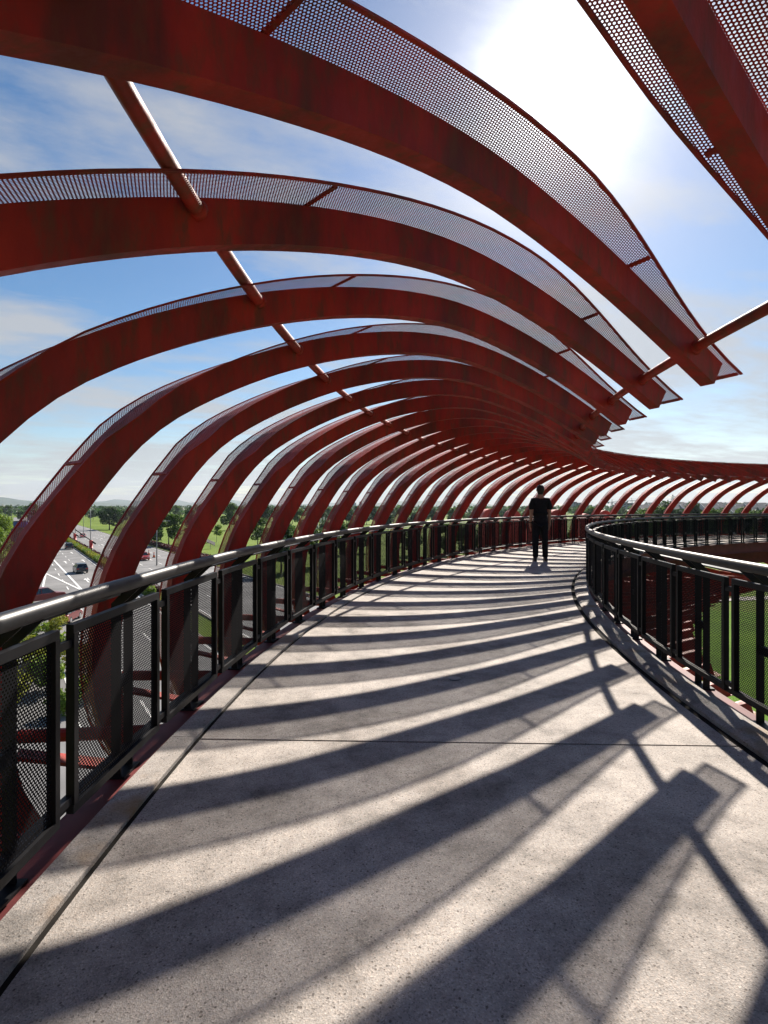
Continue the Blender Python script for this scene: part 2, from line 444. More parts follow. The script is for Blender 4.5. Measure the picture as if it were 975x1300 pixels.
# ring tubes through the ribs
def ringtube(name,rho,z,rad,a0,a1,mat,label):
    n=int((a1-a0)/.01); mb=MB(); mb.tube([(*ring(rho,a0+(a1-a0)*k/n),z) for k in range(n+1)],rad,10)
    return tag(mb.build(name,mat,None,True),label,'tube')
AEND=RIB_A0+RIB_P*39
ringtube('ring_tube',26.925*S,(2.942+.15)*S+.01,.034,-.33,AEND,M['red'],'rusty red tube tying the ribs together high over the left of the walkway')
ringtube('ring_tube',23.56*S,(2.66+.15)*S,.034,-.22,AEND+.12,M['red'],'rusty red tube tying the rib tips together at the inner canopy edge')

# ------------------------------------------------------------------ walkway
A0,A1=-.42,2.05
def slabs():
    mb=MB(); js=[A0]+[.0315+.16*k for k in range(-2,13)]+[A1]
    for a,b in zip(js[:-1],js[1:]):
        g=.0008
        mb.ringsweep([(23.66*S,0),(27.205*S,0),(27.205*S,-.16),(23.66*S,-.16)],a+g/2,b-g/2,max(4,int((b-a)/.01)))
    return mb
tag(slabs().build('walkway_deck',M['deck']),kind='structure')
mb=MB(); mb.ringsweep([(23.5*S,-.007),(27.3*S,-.007),(27.3*S,-.2),(23.5*S,-.2)],A0,A1,200)
tag(mb.build('walkway_subbase',M['dark']),kind='structure')
mb=MB()
js=[A0]+[.0315+.08*k for k in range(-4,25)]+[A1]
for a,b in zip(js[:-1],js[1:]):
    mb.ringsweep([(27.235*S,.012),(RO-.012,.012),(RO-.006,.006),(RO-.006,-.18),(27.235*S,-.18)],a+.0001,b-.0001,max(3,int((b-a)/.01)))
tag(mb.build('walkway_edge_strip',M['kerb']),kind='structure')
mb=MB()
mb.ringsweep([(RI+.006,.03),(23.56*S,.03),(23.60*S,.018),(23.60*S,-.18),(RI+.006,-.18)],A0,A1,200)
tag(mb.build('walkway_kerb',M['kerb']),kind='structure')
def edge_beam(rin,sgn,label):
    mb=MB()
    sec=[(rin,-.012),(rin+sgn*.145,-.012),(rin+sgn*.145,-.026),(rin+sgn*.03,-.026),(rin+sgn*.03,-.36),(rin+sgn*.12,-.36),(rin+sgn*.12,-.375),(rin,-.375)]
    if sgn<0: sec=sec[::-1]
    mb.ringsweep(sec,A0,A1,200)
    return tag(mb.build('edge_beam',M['redrail']),label,'beam')
edge_beam(RO,1,'dark red steel channel along the outer edge of the deck under the left railing')
edge_beam(RI,-1,'dark red steel channel along the inner edge of the deck beneath the right railing')
mb=MB(); mb.ringsweep([(24.6*S,-.21),(26.2*S,-.21),(26.2*S,-.95),(24.6*S,-.95)],A0,A1,200)
tag(mb.build('box_girder',M['redrail']),'deep red box girder carrying the far deck from below','girder')

# ------------------------------------------------------------------ railings
def railing(name,label,edge,sgn,pa,ea,amin,amax):
    """sgn +1: posts stand outside (larger radius); the handrail leans to the walkway"""
    root=empty(name,(*ring(edge,.3),0)); tag(root,label,'railing')
    inv=Vector(root.location)
    def P(r,a,z): 
        x,y=ring(r,a); return Vector((x,y,z))-inv
    def orient(a):  # columns: radial outward, tangential, up
        er=Vector((-math.cos(a),math.sin(a),0)); ea_=Vector((math.sin(a),math.cos(a),0)); return er,ea_
    rp=edge+sgn*.085; rpan=edge-sgn*.02; rh=edge-sgn*.018; zh=.962
    k0=math.ceil((amin-pa)/POST_P); k1=int((amax-pa)/POST_P)
    for k in range(k0,k1+1):
        a=pa+POST_P*k; er,et=orient(a); mb=MB()
        for s in (-1,1):
            o=et*(s*.062)
            # flat upright plate and its cranked head reaching to the handrail, one outline
            out=[(rp-.022*sgn,-.012),(rp+.024*sgn,-.012),(rp+.024*sgn,.85),(rh+.022*sgn,zh-.004),(rh-.018*sgn,zh-.030),(rp-.022*sgn,.84)]
            vs=[]
            for e in (-.005,.005):
                for r,z in out: vs.append(P(r,a,z)+o+et*e)
            n=len(out); fs=[tuple(range(n)),tuple(range(n,2*n))[::-1]]+[(i,(i+1)%n,n+(i+1)%n,n+i) for i in range(n)]
            mb.add(vs,fs)
        mb.box(P(rp,a,-.006),(.10,.17,.012),Matrix((er,et,Vector((0,0,1)))).transposed())
        mb.box(P(rp,a,.45),(.03,.11,.05),Matrix((er,et,Vector((0,0,1)))).transposed())
        mb.build('post',M['black'],root)
    k0=math.ceil((amin-ea)/POST_P); k1=int((amax-ea)/POST_P)-1
    zb,zt=.135,.872; w=.034
    for k in range(k0,k1+1):
        a=ea+POST_P*k+.0012; b=ea+POST_P*(k+1)-.0028
        mb=MB(); p=[P(rpan,a,zb),P(rpan,b,zb),P(rpan,b,zt),P(rpan,a,zt)]
        ax=(p[1]-p[0]).normalized(); 
        mb.bar(p[0]+Vector((0,0,w/2)),p[1]+Vector((0,0,w/2)),.03,w); mb.bar(p[3]-Vector((0,0,w/2)),p[2]-Vector((0,0,w/2)),.03,w)
        nrm=ax.cross(Vector((0,0,1)))
        for q,sg in ((0,1),(1,-1)):
            mb.bar(p[q]+ax*(sg*w/2)+Vector((0,0,w)),p[3-q]+ax*(sg*w/2)-Vector((0,0,w)),.0298,w,nrm)
        # tabs back to the next panel
        er,et=orient(b)
        for z in (.19,.80):
            mb.bar(p[1]+Vector((0,0,z-zb)),p[1]+ax*(.0040*rpan)+Vector((0,0,z-zb)),.02,.03)
        o=mb.build('panel_frame',M['black'],root)
        m2=MB(); i=.03
        q=[p[0]+ax*i+Vector((0,0,i)),p[1]-ax*i+Vector((0,0,i)),p[2]-ax*i-Vector((0,0,i)),p[3]+ax*i-Vector((0,0,i))]
        W=(q[1]-q[0]).length; H=(q[3]-q[0]).length
        m2.add(q,[(0,1,2,3)],[(0,0),(W,0),(W,H),(0,H)]); m2.build('mesh_infill',M['mesh'],o)
    n=260; mb=MB(); mb.tube([P(rh,amin+(amax-amin)*j/n,zh) for j in range(n+1)],.033,14); mb.build('handrail',M['rail'],root,True)
    mb=MB()
    vs=[];fs=[]
    for j in range(n+1):
        a=amin+(amax-amin)*j/n
        for r,z in ((rp-.025,.892),(rp+.025,.892),(rp+.025,.902),(rp-.025,.902)): vs.append(P(r,a,z))
    for j in range(n):
        for q in range(4): fs.append((j*4+q,j*4+(q+1)%4,j*4+4+(q+1)%4,j*4+4+q))
    mb.add(vs,fs); mb.build('top_bar',M['rail'],root)
    mb=MB(); vs=[]
    for j in range(n+1):
        a=amin+(amax-amin)*j/n
        for r,z in ((rp-.02,.075),(rp+.02,.075),(rp+.02,.11),(rp-.02,.11)): vs.append(P(r,a,z))
    mb.add(vs,fs); mb.build('bottom_bar',M['black'],root)
    return root
railing('outer_railing','long black railing with mesh panels curving along the outer, left side of the walkway',RO,1,.2874,-.0133,-.30,1.75)
railing('inner_railing','black railing with mesh panels along the inner, right side above the lawn',RI,-1,.0077,.0184,-.22,1.95)

# ------------------------------------------------------------------ small round drain cover and inlet on the deck
mb=MB(); x,y=gnd(577,866); d=EYE*F/(862-HY); mb.lathe(((577-HX)/F*d,d,.0),[(.045,.0),(.05,.006),(.04,.010),(.015,.011)],20)
tag(mb.build('survey_disc',M['grey']),'small round metal disc set in the middle of the concrete deck','disc')

# ------------------------------------------------------------------ person
def skin_mesh(name,verts,edges,radii,mat,parent,sub=2):
    me=bpy.data.meshes.new(name); me.from_pydata(verts,edges,[])
    o=bpy.data.objects.new(name,me); C.objects.link(o)
    o.modifiers.new('s','SKIN'); sv=me.skin_vertices[0].data
    for i,r in enumerate(radii):
        sv[i].radius=(r,r) if isinstance(r,(int,float)) else r
    sv[0].use_root=True
    s=o.modifiers.new('u','SUBSURF'); s.levels=sub; s.render_levels=sub
    dg=bpy.context.evaluated_depsgraph_get(); m2=bpy.data.meshes.new_from_object(o.evaluated_get(dg))
    o.modifiers.clear(); o.data=m2; m2.materials.clear(); m2.materials.append(mat)
    m2.polygons.foreach_set('use_smooth',[True]*len(m2.polygons))
    o.parent=parent; return o
def loft(mb,rings,n=16,capa=True,capb=True):
    """rings: (cx,cy,cz,rx,ry)"""
    vs=[]
    for cx,cy,cz,rx,ry in rings:
        for k in range(n):
            a=2*PI*k/n; vs.append((cx+rx*math.cos(a),cy+ry*math.sin(a),cz))
    fs=[(i*n+k,i*n+(k+1)%n,(i+1)*n+(k+1)%n,(i+1)*n+k) for i in range(len(rings)-1) for k in range(n)]
    if capa: fs.append(tuple(range(n))[::-1])
    if capb: fs.append(tuple(range((len(rings)-1)*n,len(rings)*n)))
    mb.add(vs,fs)
M['skin']=simple('skin',(.36,.19,.12),.55,0,.1,20)
M['shirt']=simple('black_cotton',(.012,.012,.014),.9,0,.3,25,.2,.3)
M['trouser']=simple('black_trousers',(.010,.010,.012),.85,0,.3,25,.2,.3)
M['hair']=simple('black_hair',(.010,.008,.007),.5,0,.3,60,.4,.4)
M['shoe']=simple('black_shoe',(.012,.012,.012),.5)
M['sole']=simple('pale_sole',(.4,.4,.4),.7)
d=EYE*F/(713-HY); man=empty('person',((686-HX)/F*d,d,0),-.10)
tag(man,'man seen from behind in black t-shirt and black trousers standing on the walkway','person')
HT=1.80/1.80
V=[];E=[];R=[]
def jn(p,r,par=None):
    V.append(p); R.append(r)
    if par is not None: E.append((par,len(V)-1))
    return len(V)-1
pel=jn((0,0,.96),(.135,.10))
wa=jn((0,.005,1.12),(.125,.09),pel); ch=jn((0,.0,1.30),(.155,.10),wa); sh=jn((0,-.01,1.44),(.12,.075),ch)
nk=jn((0,-.005,1.53),(.060,.062),sh); hd0=jn((0,.012,1.605),(.062,.075),nk); hd1=jn((0,.012,1.69),(.076,.092),hd0); hd2=jn((0,.008,1.765),(.055,.068),hd1)
hands=[]
for s in (-1,1):
    a=jn((s*.165,-.01,1.43),.062,sh); b=jn((s*.205,-.012,1.28),.052,a); c=jn((s*.206,-.005,1.13),.046,b); e=jn((s*.214,.03,1.0),.040,c); w=jn((s*.222,.055,.905),.030,e)
    pm=jn((s*.222,.068,.845),(.022,.038),w); hands.append((s,pm))
    for k,(dy,ln) in enumerate(((-.028,.068),(-.010,.080),(.010,.084),(.028,.074))):
        f0=jn((s*.220,.068+dy,.805),.0105,pm); f1=jn((s*.214,.072+dy,.805-ln*.55),.0095,f0); jn((s*.204,.070+dy,.805-ln),.008,f1)
    t0=jn((s*.213,.105,.835),.0115,pm); jn((s*.203,.118,.79),.0095,t0)
    h=jn((s*.092,.0,.90),(.092,.095),pel); k=jn((s*.105,.012,.50),(.058,.06),h); an=jn((s*.112,-.01,.10),.040,k); ft=jn((s*.125,.10,.035),(.036,.03),an); 
body=skin_mesh('body',V,E,R,M['skin'],man)
# face and ears on the far side
mb=MB(); loft(mb,[(0,.108,1.655,.012,.010),(0,.112,1.668,.014,.014),(0,.104,1.70,.008,.008)],8)
mb.build('nose',M['skin'],man,True)
for s in (-1,1):
    mb=MB(); loft(mb,[(s*.080,.005,1.648,.006,.012),(s*.088,.002,1.668,.010,.020),(s*.090,.0,1.690,.010,.021),(s*.083,.004,1.708,.006,.012)],10); mb.build('ear',M['skin'],man,True)
mb=MB(); loft(mb,[(0,-.028,1.575,.050,.045),(0,-.022,1.61,.066,.062),(0,-.014,1.66,.083,.088),(0,-.004,1.71,.090,.103),(0,.004,1.755,.084,.098),(0,.006,1.79,.058,.070),(0,.006,1.805,.025,.03)],18); mb.build('hair',M['hair'],man,True)
# shirt: torso with sleeves
V=[];E=[];R=[]
t0=jn((0,.003,1.00),(.165,.118)); t1=jn((0,.004,1.14),(.158,.112),t0); t2=jn((0,0,1.30),(.178,.122),t1); t3=jn((0,-.01,1.42),(.150,.098),t2); t4=jn((0,-.008,1.495),(.075,.07),t3); t00=jn((0,.003,.92),(.162,.116),t0)
for s in (-1,1):
    a=jn((s*.168,-.01,1.435),.078,t3); b=jn((s*.210,-.012,1.31),.073,a); c=jn((s*.214,-.010,1.20),.070,b)
skin_mesh('t_shirt',V,E,R,M['shirt'],man)
V=[];E=[];R=[]
p0=jn((0,0,.97),(.158,.112))
for s in (-1,1):
    h=jn((s*.088,0,.86),(.098,.108),p0); k=jn((s*.106,.012,.50),(.073,.078),h); an=jn((s*.113,-.005,.07),(.062,.070),k)
skin_mesh('trousers',V,E,R,M['trouser'],man)
for s in (-1,1):
    mb=MB(); mb.add([],[])
    loft(mb,[(s*.122,.045,.018,.050,.142),(s*.122,.045,.05,.049,.138),(s*.120,.02,.08,.045,.095),(s*.116,-.02,.11,.042,.055)],16); sh_=mb.build('shoe',M['shoe'],man,True)
    mb=MB(); loft(mb,[(s*.122,.045,.0,.051,.145),(s*.122,.045,.018,.053,.147)],16); mb.build('sole',M['sole'],sh_)
mb=MB(); mb.lathe((-.2225,.052,.912),[(.034,-.012),(.036,0),(.034,.012)],14); mb.build('wristwatch',M['black'],man)
man.scale=(1.02,1.0,1.02)

# ------------------------------------------------------------------ ground, roads
def disc(r,z,n=96,c=(0,0)):
    mb=MB(); mb.add([(c[0]+r*math.cos(2*PI*k/n),c[1]+r*math.sin(2*PI*k/n),z) for k in range(n)],[tuple(range(n))]); return mb
tag(disc(9000,GZ).build('ground',M['grass']),kind='structure')
D=Vector((-.557,.8305,0)); Rt=Vector((.8305,.557,0)); M0=Vector((-58,113,0))
def rp_(t,o,z): v=M0+D*t+Rt*o; return (v.x,v.y,z)
def strip_poly(t0,t1,o0,o1,z,mb=None,n=1):
    mb=mb or MB()
    for i in range(n):
        a=t0+(t1-t0)*i/n; b=t0+(t1-t0)*(i+1)/n
        mb.add([rp_(a,o0,z),rp_(a,o1,z),rp_(b,o1,z),rp_(b,o0,z)],[(0,1,2,3)])
    return mb
tag(strip_poly(-190,520,1.6,16.2,GZ+.03).build('road',M['asphalt']),kind='structure')
mb=strip_poly(-190,520,-15.2,-1.6,GZ+.03)
# slip road joining on the left
mb.add([rp_(-50,-15.2,GZ+.03),rp_(30,-15.2,GZ+.03),rp_(-20,-23,GZ+.03),rp_(-58,-34,GZ+.03),rp_(-80,-30,GZ+.03)],[(0,1,2,3,4)])
tag(mb.build('road',M['asphalt']),kind='structure')
mk=MB(); z=GZ+.055
for o in (1.9,15.8,-1.95,-14.9): strip_poly(-150,400,o-.09,o+.09,z,mk)
for o in (5.4,8.9,12.4,-5.3,-8.7,-12.0):
    for t in range(-140,300,9): strip_poly(t,t+3.2,o-.07,o+.07,z,mk)
def quadl(a,b,w):
    a=Vector((*a,0)); b=Vector((*b,0)); s=(b-a).normalized().cross(Vector((0,0,1)))*w/2
    mk.add([(a+s)[:2]+(z+.01,),(b+s)[:2]+(z+.01,),(b-s)[:2]+(z+.01,),(a-s)[:2]+(z+.01,)],[(0,1,2,3)])
g=lambda x,y:gnd(x,y)
quadl(g(62.5,705),g(104,749.5),.28); quadl(g(51,725),g(102,749),.28); quadl(g(58,729),g(53,752),.26)
for px,py in ((72,703),(91,702),(83,714),(105.5,712),(110,737),(60,716.5),(130,692),(129,684),(141,698)):
    x,y=g(px,py); c=Vector((x,y,z+.012)); f=D*1.0; r=Rt
    pts=[c-f*3-r*.1,c-f*3+r*.1,c+f*.6+r*.1,c+f*.6+r*.36,c+f*2.4,c+f*.6-r*.36,c+f*.6-r*.1]
    mk.add([tuple(p) for p in pts],[tuple(range(7))])
tag(mk.build('road_markings',M['white']),kind='structure')
kb=MB()
for o0,o1 in ((-1.6,-1.35),(1.35,1.6),(16.2,16.45)):
    a=[rp_(-190,o0,GZ),rp_(-190,o1,GZ),rp_(520,o1,GZ),rp_(520,o0,GZ)]
    kb.add(a+[(p[0],p[1],GZ+.16) for p in a],[(0,1,2,3),(4,5,6,7),(0,1,5,4),(1,2,6,5),(2,3,7,6),(3,0,4,7)])
tag(kb.build('road_kerb',M['kerb']),kind='structure')
# lawn inside the loop and the pale path beyond it
tag(disc(30,GZ+.04,64,(CX+6,CY+28)).build('lawn',M['lawn']),kind='structure')
mb=MB()
pa_=[gnd(820,762),gnd(1100,754),gnd(1100,758),gnd(820,767)]
mb.add([(x,y,GZ+.08) for x,y in pa_],[(0,1,2,3)]); tag(mb.build('path',M['kerb']),kind='structure')

# ------------------------------------------------------------------ foliage
def leaves(n,fn,size,seed,flat=.0):
    r=np.random.default_rng(seed); mb=MB()
    P_=fn(n,r); n=len(P_)
    nrm=r.normal(size=(n,3)); nrm[:,2]=abs(nrm[:,2])+flat; nrm/=np.linalg.norm(nrm,axis=1)[:,None]
    up=r.normal(size=(n,3)); u=np.cross(nrm,up); u/=np.linalg.norm(u,axis=1)[:,None]; v=np.cross(nrm,u)
    s=size*r.uniform(.55,1.25,size=(n,1)); b=r.normal(size=(n,1))*.25
    q=np.stack([P_-u*s,P_-v*s*.55+nrm*s*b,P_+u*s,P_+v*s*.55+nrm*s*b],1)
    mb.v=[tuple(x) for x in q.reshape(-1,3)]; mb.f=[(4*i,4*i+1,4*i+2,4*i+3) for i in range(n)]; mb.uv=[[(0,0)]*4]*n
    return mb
def clumped(lobes,shell=.75):
    L_=np.array(lobes)
    def fn(n,r):
        w=L_[:,3]**2; k=r.choice(len(L_),size=n,p=w/w.sum())
        d=r.normal(size=(n,3)); d/=np.linalg.norm(d,axis=1)[:,None]
        rad=L_[k,3:4]*(shell+(1-shell)*r.uniform(size=(n,1))**.5)*r.uniform(.72,1.1,size=(n,1))
        p=L_[k,:3]+d*rad*np.array([1,1,.8]); return p
    return fn
def crown_lobes(seed,w,h,zb,n=14):
    r=np.random.default_rng(seed); out=[]
    for i in range(n):
        a=r.uniform(0,2*PI); z=r.uniform(.08,1.0); rad=w*.5*math.sqrt(max(0,1-((z-.42)/.66)**2))*r.uniform(.25,.78)
        out.append((rad*math.cos(a),rad*math.sin(a),zb+h*z*.88,w*r.uniform(.13,.25)))
    return out
def trunk_mesh(seed,h,r0,lobes):
    r=np.random.default_rng(seed); mb=MB()
    mb.tube([(0,0,-.2),(.04,.02,h*.4),(.0,.05,h)],[r0*1.15,r0*.8,r0*.5],8)
    for l in lobes[:9]:
        mid=(l[0]*.45,l[1]*.45,(h+l[2])*.5-.2); mb.tube([(0,.03,h*.8),mid,(l[0]*.9,l[1]*.9,l[2])],[r0*.45,r0*.28,r0*.1],6)
    return mb
def tree_proto(seed,w,h,zb,nleaf,size,mat,tr):
    lobes=crown_lobes(seed,w,h,zb); root=empty('tree')
    trunk_mesh(seed,zb+.8,tr,lobes).build('trunk',M['bark'],root)
    leaves(nleaf,clumped(lobes),size,seed,.3).build('crown',M[mat],root)
    return root
def place(proto,used,x,y,s,rz,name,label,cat='tree',group=None,z=GZ):
    o=proto if not used else copy_tree(proto)
    o.name=name; o.location=(x,y,z); o.scale=(s,s,s*random.uniform(.92,1.08)); o.rotation_euler=(0,0,rz); tag(o,label,cat,group); return o
PR={}
def T(key,*a):
    if key not in PR: PR[key]=[tree_proto(*a),False]
    return PR[key]
def put(key,x,y,s,label,name='tree',group=None,cat='tree'):
    p=PR[key]; o=place(p[0],p[1],x,y,s,random.uniform(0,6),name,label,cat,group); p[1]=True; return o
T('big',3,12.5,9.4,2.0,5200,.42,'leafdark',.35)
T('left',5,9,8.0,1.6,9000,.22,'leafbright',.28)
T('mid',9,7.5,6.2,1.8,2600,.36,'leaf',.2)
T('mid2',11,8.5,6.8,1.6,2600,.38,'leafdark',.22)
T('mid3',13,7.0,7.4,1.6,2600,.36,'leaf',.22)
T('young',15,4.6,3.8,2.2,1100,.30,'leafbright',.09)
x,y=gnd(139,672.5); put('big',x,y,1.0,'large round dark tree standing alone beside the road')
put('left',-53.2,72,.92,'bright green leafy tree at the left picture edge in front of the dark building')
put('left',-69,97,1.0,'green tree behind the bright tree at the far left edge')
for k,(px,py,s,l) in enumerate(((192,694,1.05,'round green park tree right behind the street lamp'),(214,692,1.15,'broad green park tree left of the third visible rib foot'),(240,690,.8,'small green tree on the park grass near the sloping board'),(262,684,.75,'small green tree in the middle of the park lawn'),(200,684,.9,'pale green park tree behind the broad one'),(275,688,.8,'young tree on the park grass beside the fifth rib'),(170,682,.8,'young tree next to the purple verge hedge'))):
    x,y=gnd(px,py); put('young' if k>1 else 'mid',x,y,s,l)
# belt of trees beyond the park
belts=[]
kx=0
for k in range(92):
    px=-60+(1100)*(k+random.uniform(-.4,.4))/92; dd=random.choice((270,300,340,390,440,500))*random.uniform(.93,1.07)
    if 62<px<128: dd=random.uniform(430,560)
    if px>800: dd*=.62
    x=(px-HX)/F*dd
    key=random.choice(('mid','mid2','mid2','mid3'))
    put(key,x,dd,random.uniform(.95,1.42),'round leafy tree in the distant belt of trees along the horizon',group='trees in the distant belt')
# scrub nearer to the bridge seen through the railing
for k in range(26):
    px=random.uniform(315,700); dd=random.uniform(75,190); x=(px-HX)/F*dd
    put(random.choice(('mid','mid3','mid2')),x,dd,random.uniform(.55,.95),'bushy green tree beyond the road, glimpsed through the railing panels',group='trees glimpsed through the railing')
for k in range(16):
    px=random.uniform(640,985); dd=random.uniform(60,150); x=(px-HX)/F*dd
    put(random.choice(('mid','mid3')),x,dd,random.uniform(.9,1.2)*.95,'green tree behind the far side of the looped walkway',group='trees behind the far loop')
# far wood as one mass
def farwood(n,r):
    k=r.uniform(-.85,.85,size=n); dd=r.uniform(560,2300,size=n); h=r.uniform(0,1,size=n)**.7
    top=8.5+2.2*np.sin(k*37+dd*.013)+1.8*np.sin(k*91+dd*.03)
    return np.stack([k*dd,dd,GZ+top*h],1)
tag(leaves(30000,farwood,3.2,77,.4).build('far_wood',M['leafdark']),'dark band of woodland under the hills along the horizon','wood',kind='stuff')

# hedges
def hedge(name,t0,t1,o0,o1,h,mat,label,group,seed,dens=95,size=.12):
    c=M0+D*((t0+t1)/2)+Rt*((o0+o1)/2); Lx=abs(t1-t0); Wx=abs(o1-o0)
    def fn(n,r):
        u=r.uniform(-.5,.5,size=(n,3)); f=r.integers(0,5,size=n)
        u[f==0,0]=-.5; u[f==1,0]=.5; u[f==2,1]=-.5; u[f==3,1]=.5; u[f==4,2]=.5
        p=u*np.array([Wx,Lx,h])+np.array([0,0,h/2]); p+=r.normal(size=(n,3))*.07; return p
    n=int(dens*(Lx*Wx+2*h*Lx)); mb=leaves(n,fn,size,seed)
    o=empty(name,(c.x,c.y,GZ),math.atan2(D.y,D.x)-PI/2); tag(o,label,'hedge',group)
    mb.build('foliage',M[mat],o)
    m2=MB(); m2.box((0,0,h*.42),(Wx*.8,Lx*.96,h*.8)); m2.build('branches',M['bark'],o)
    return o
t=-52; k=0
while t<95:
    ln=random.uniform(5,8); a,b=t,t+ln
    hedge('clipped_hedge',a,b,-1.15,.1,random.uniform(.8,1.0),'leafyellow' if k%3 else 'leafbright','low clipped yellow-green hedge block on the road median','hedge blocks on the road median',100+k,40,.16)
    hedge('clipped_hedge',a+2,b-.5,.3,1.2,.7,'leafred','low dark red hedge block on the road median','hedge blocks on the road median',200+k,40,.15)
    t=b+1.2; k+=1
for k,(a,b) in enumerate(((-20,8),(9,36),(37,64),(65,90))):
    hedge('verge_hedge',a,b,18.0,19.6,.95,'leafred','long purple-red hedge along the park side of the road','purple hedges along the park verge',300+k,34,.17)
# shrubs on the verge below the railing at the left edge
k=0
for (px,py,s) in ((15,838,1.5),(45,845,1.6),(70,838,1.5),(30,870,1.6),(60,880,1.7),(15,905,1.6),(85,905,1.2),(105,850,1.3),(118,885,1.2),(8,815,1.4),(40,812,1.3),(70,805,1.2),(25,780,1.2)):
    x,y=gnd(px,py); o=empty('shrub',(x,y,GZ)); tag(o,'yellow-green shrub on the verge below the left railing','shrub','shrubs on the verge below the bridge')
    lob=[(random.uniform(-.5,.5),random.uniform(-.5,.5),random.uniform(.4,1.1),random.uniform(.35,.6)) for _ in range(6)]
    leaves(900,clumped(lob,.6),.10,400+k,.2).build('foliage',M['leafyellow' if k%2 else 'leafbright'],o)
    m2=MB()
    for l in lob: m2.tube([(0,0,-.1),(l[0]*.5,l[1]*.5,l[2]*.5),l[:3]],[.03,.022,.01],5)
    m2.build('stem',M['bark'],o); o.scale=(s,s,s); k+=1

# ------------------------------------------------------------------ hills
def hills(name,pts,d,depth,mat,seed):
    """ridge line through photo points at distance d, sloping down both ways"""
    mb=MB(); xs=np.linspace(pts[0][0],pts[-1][0],160); ys=np.interp(xs,[p[0] for p in pts],[p[1] for p in pts])
    rows=[(-depth,0),(-depth*.6,.35),(-depth*.3,.7),(0,1),(depth*.5,.5),(depth,0)]; vs=[]
    for rr_,hf in rows:
        for x,y in zip(xs,ys):
            X=(x-HX)/F*d; top=EYE-(y-HY)/F*d-GZ
            top+=d*.0016*mnoise.fractal(Vector((X/d*30,rr_/d*30,seed)),1,2,5)
            vs.append((X*(1+rr_/d*.4),d+rr_,GZ-1+max(0,top+1)*hf))
    n=len(xs); mb.add(vs,[(r*n+k,r*n+k+1,(r+1)*n+k+1,(r+1)*n+k) for r in range(len(rows)-1) for k in range(n-1)])
    return tag(mb.build(name,mat,None,True),kind='structure')
hills('hills',[(-420,640),(-200,634),(-60,633),(0,631),(20,634),(45,636),(75,638),(110,637),(130,638),(160,641),(190,640),(205,638),(230,642),(270,645),(330,646),(420,645),(470,640),(500,636),(520,637),(545,635),(580,638),(620,640),(650,645),(700,647)],4200,900,M['hill'],2)
hills('hills',[(-500,640),(0,638),(90,640),(150,634),(175,637),(215,632),(240,638),(290,634),(315,638),(360,641),(430,638),(480,641),(560,640),(700,644),(1000,644),(1400,640)],6300,900,M['hill'],9)

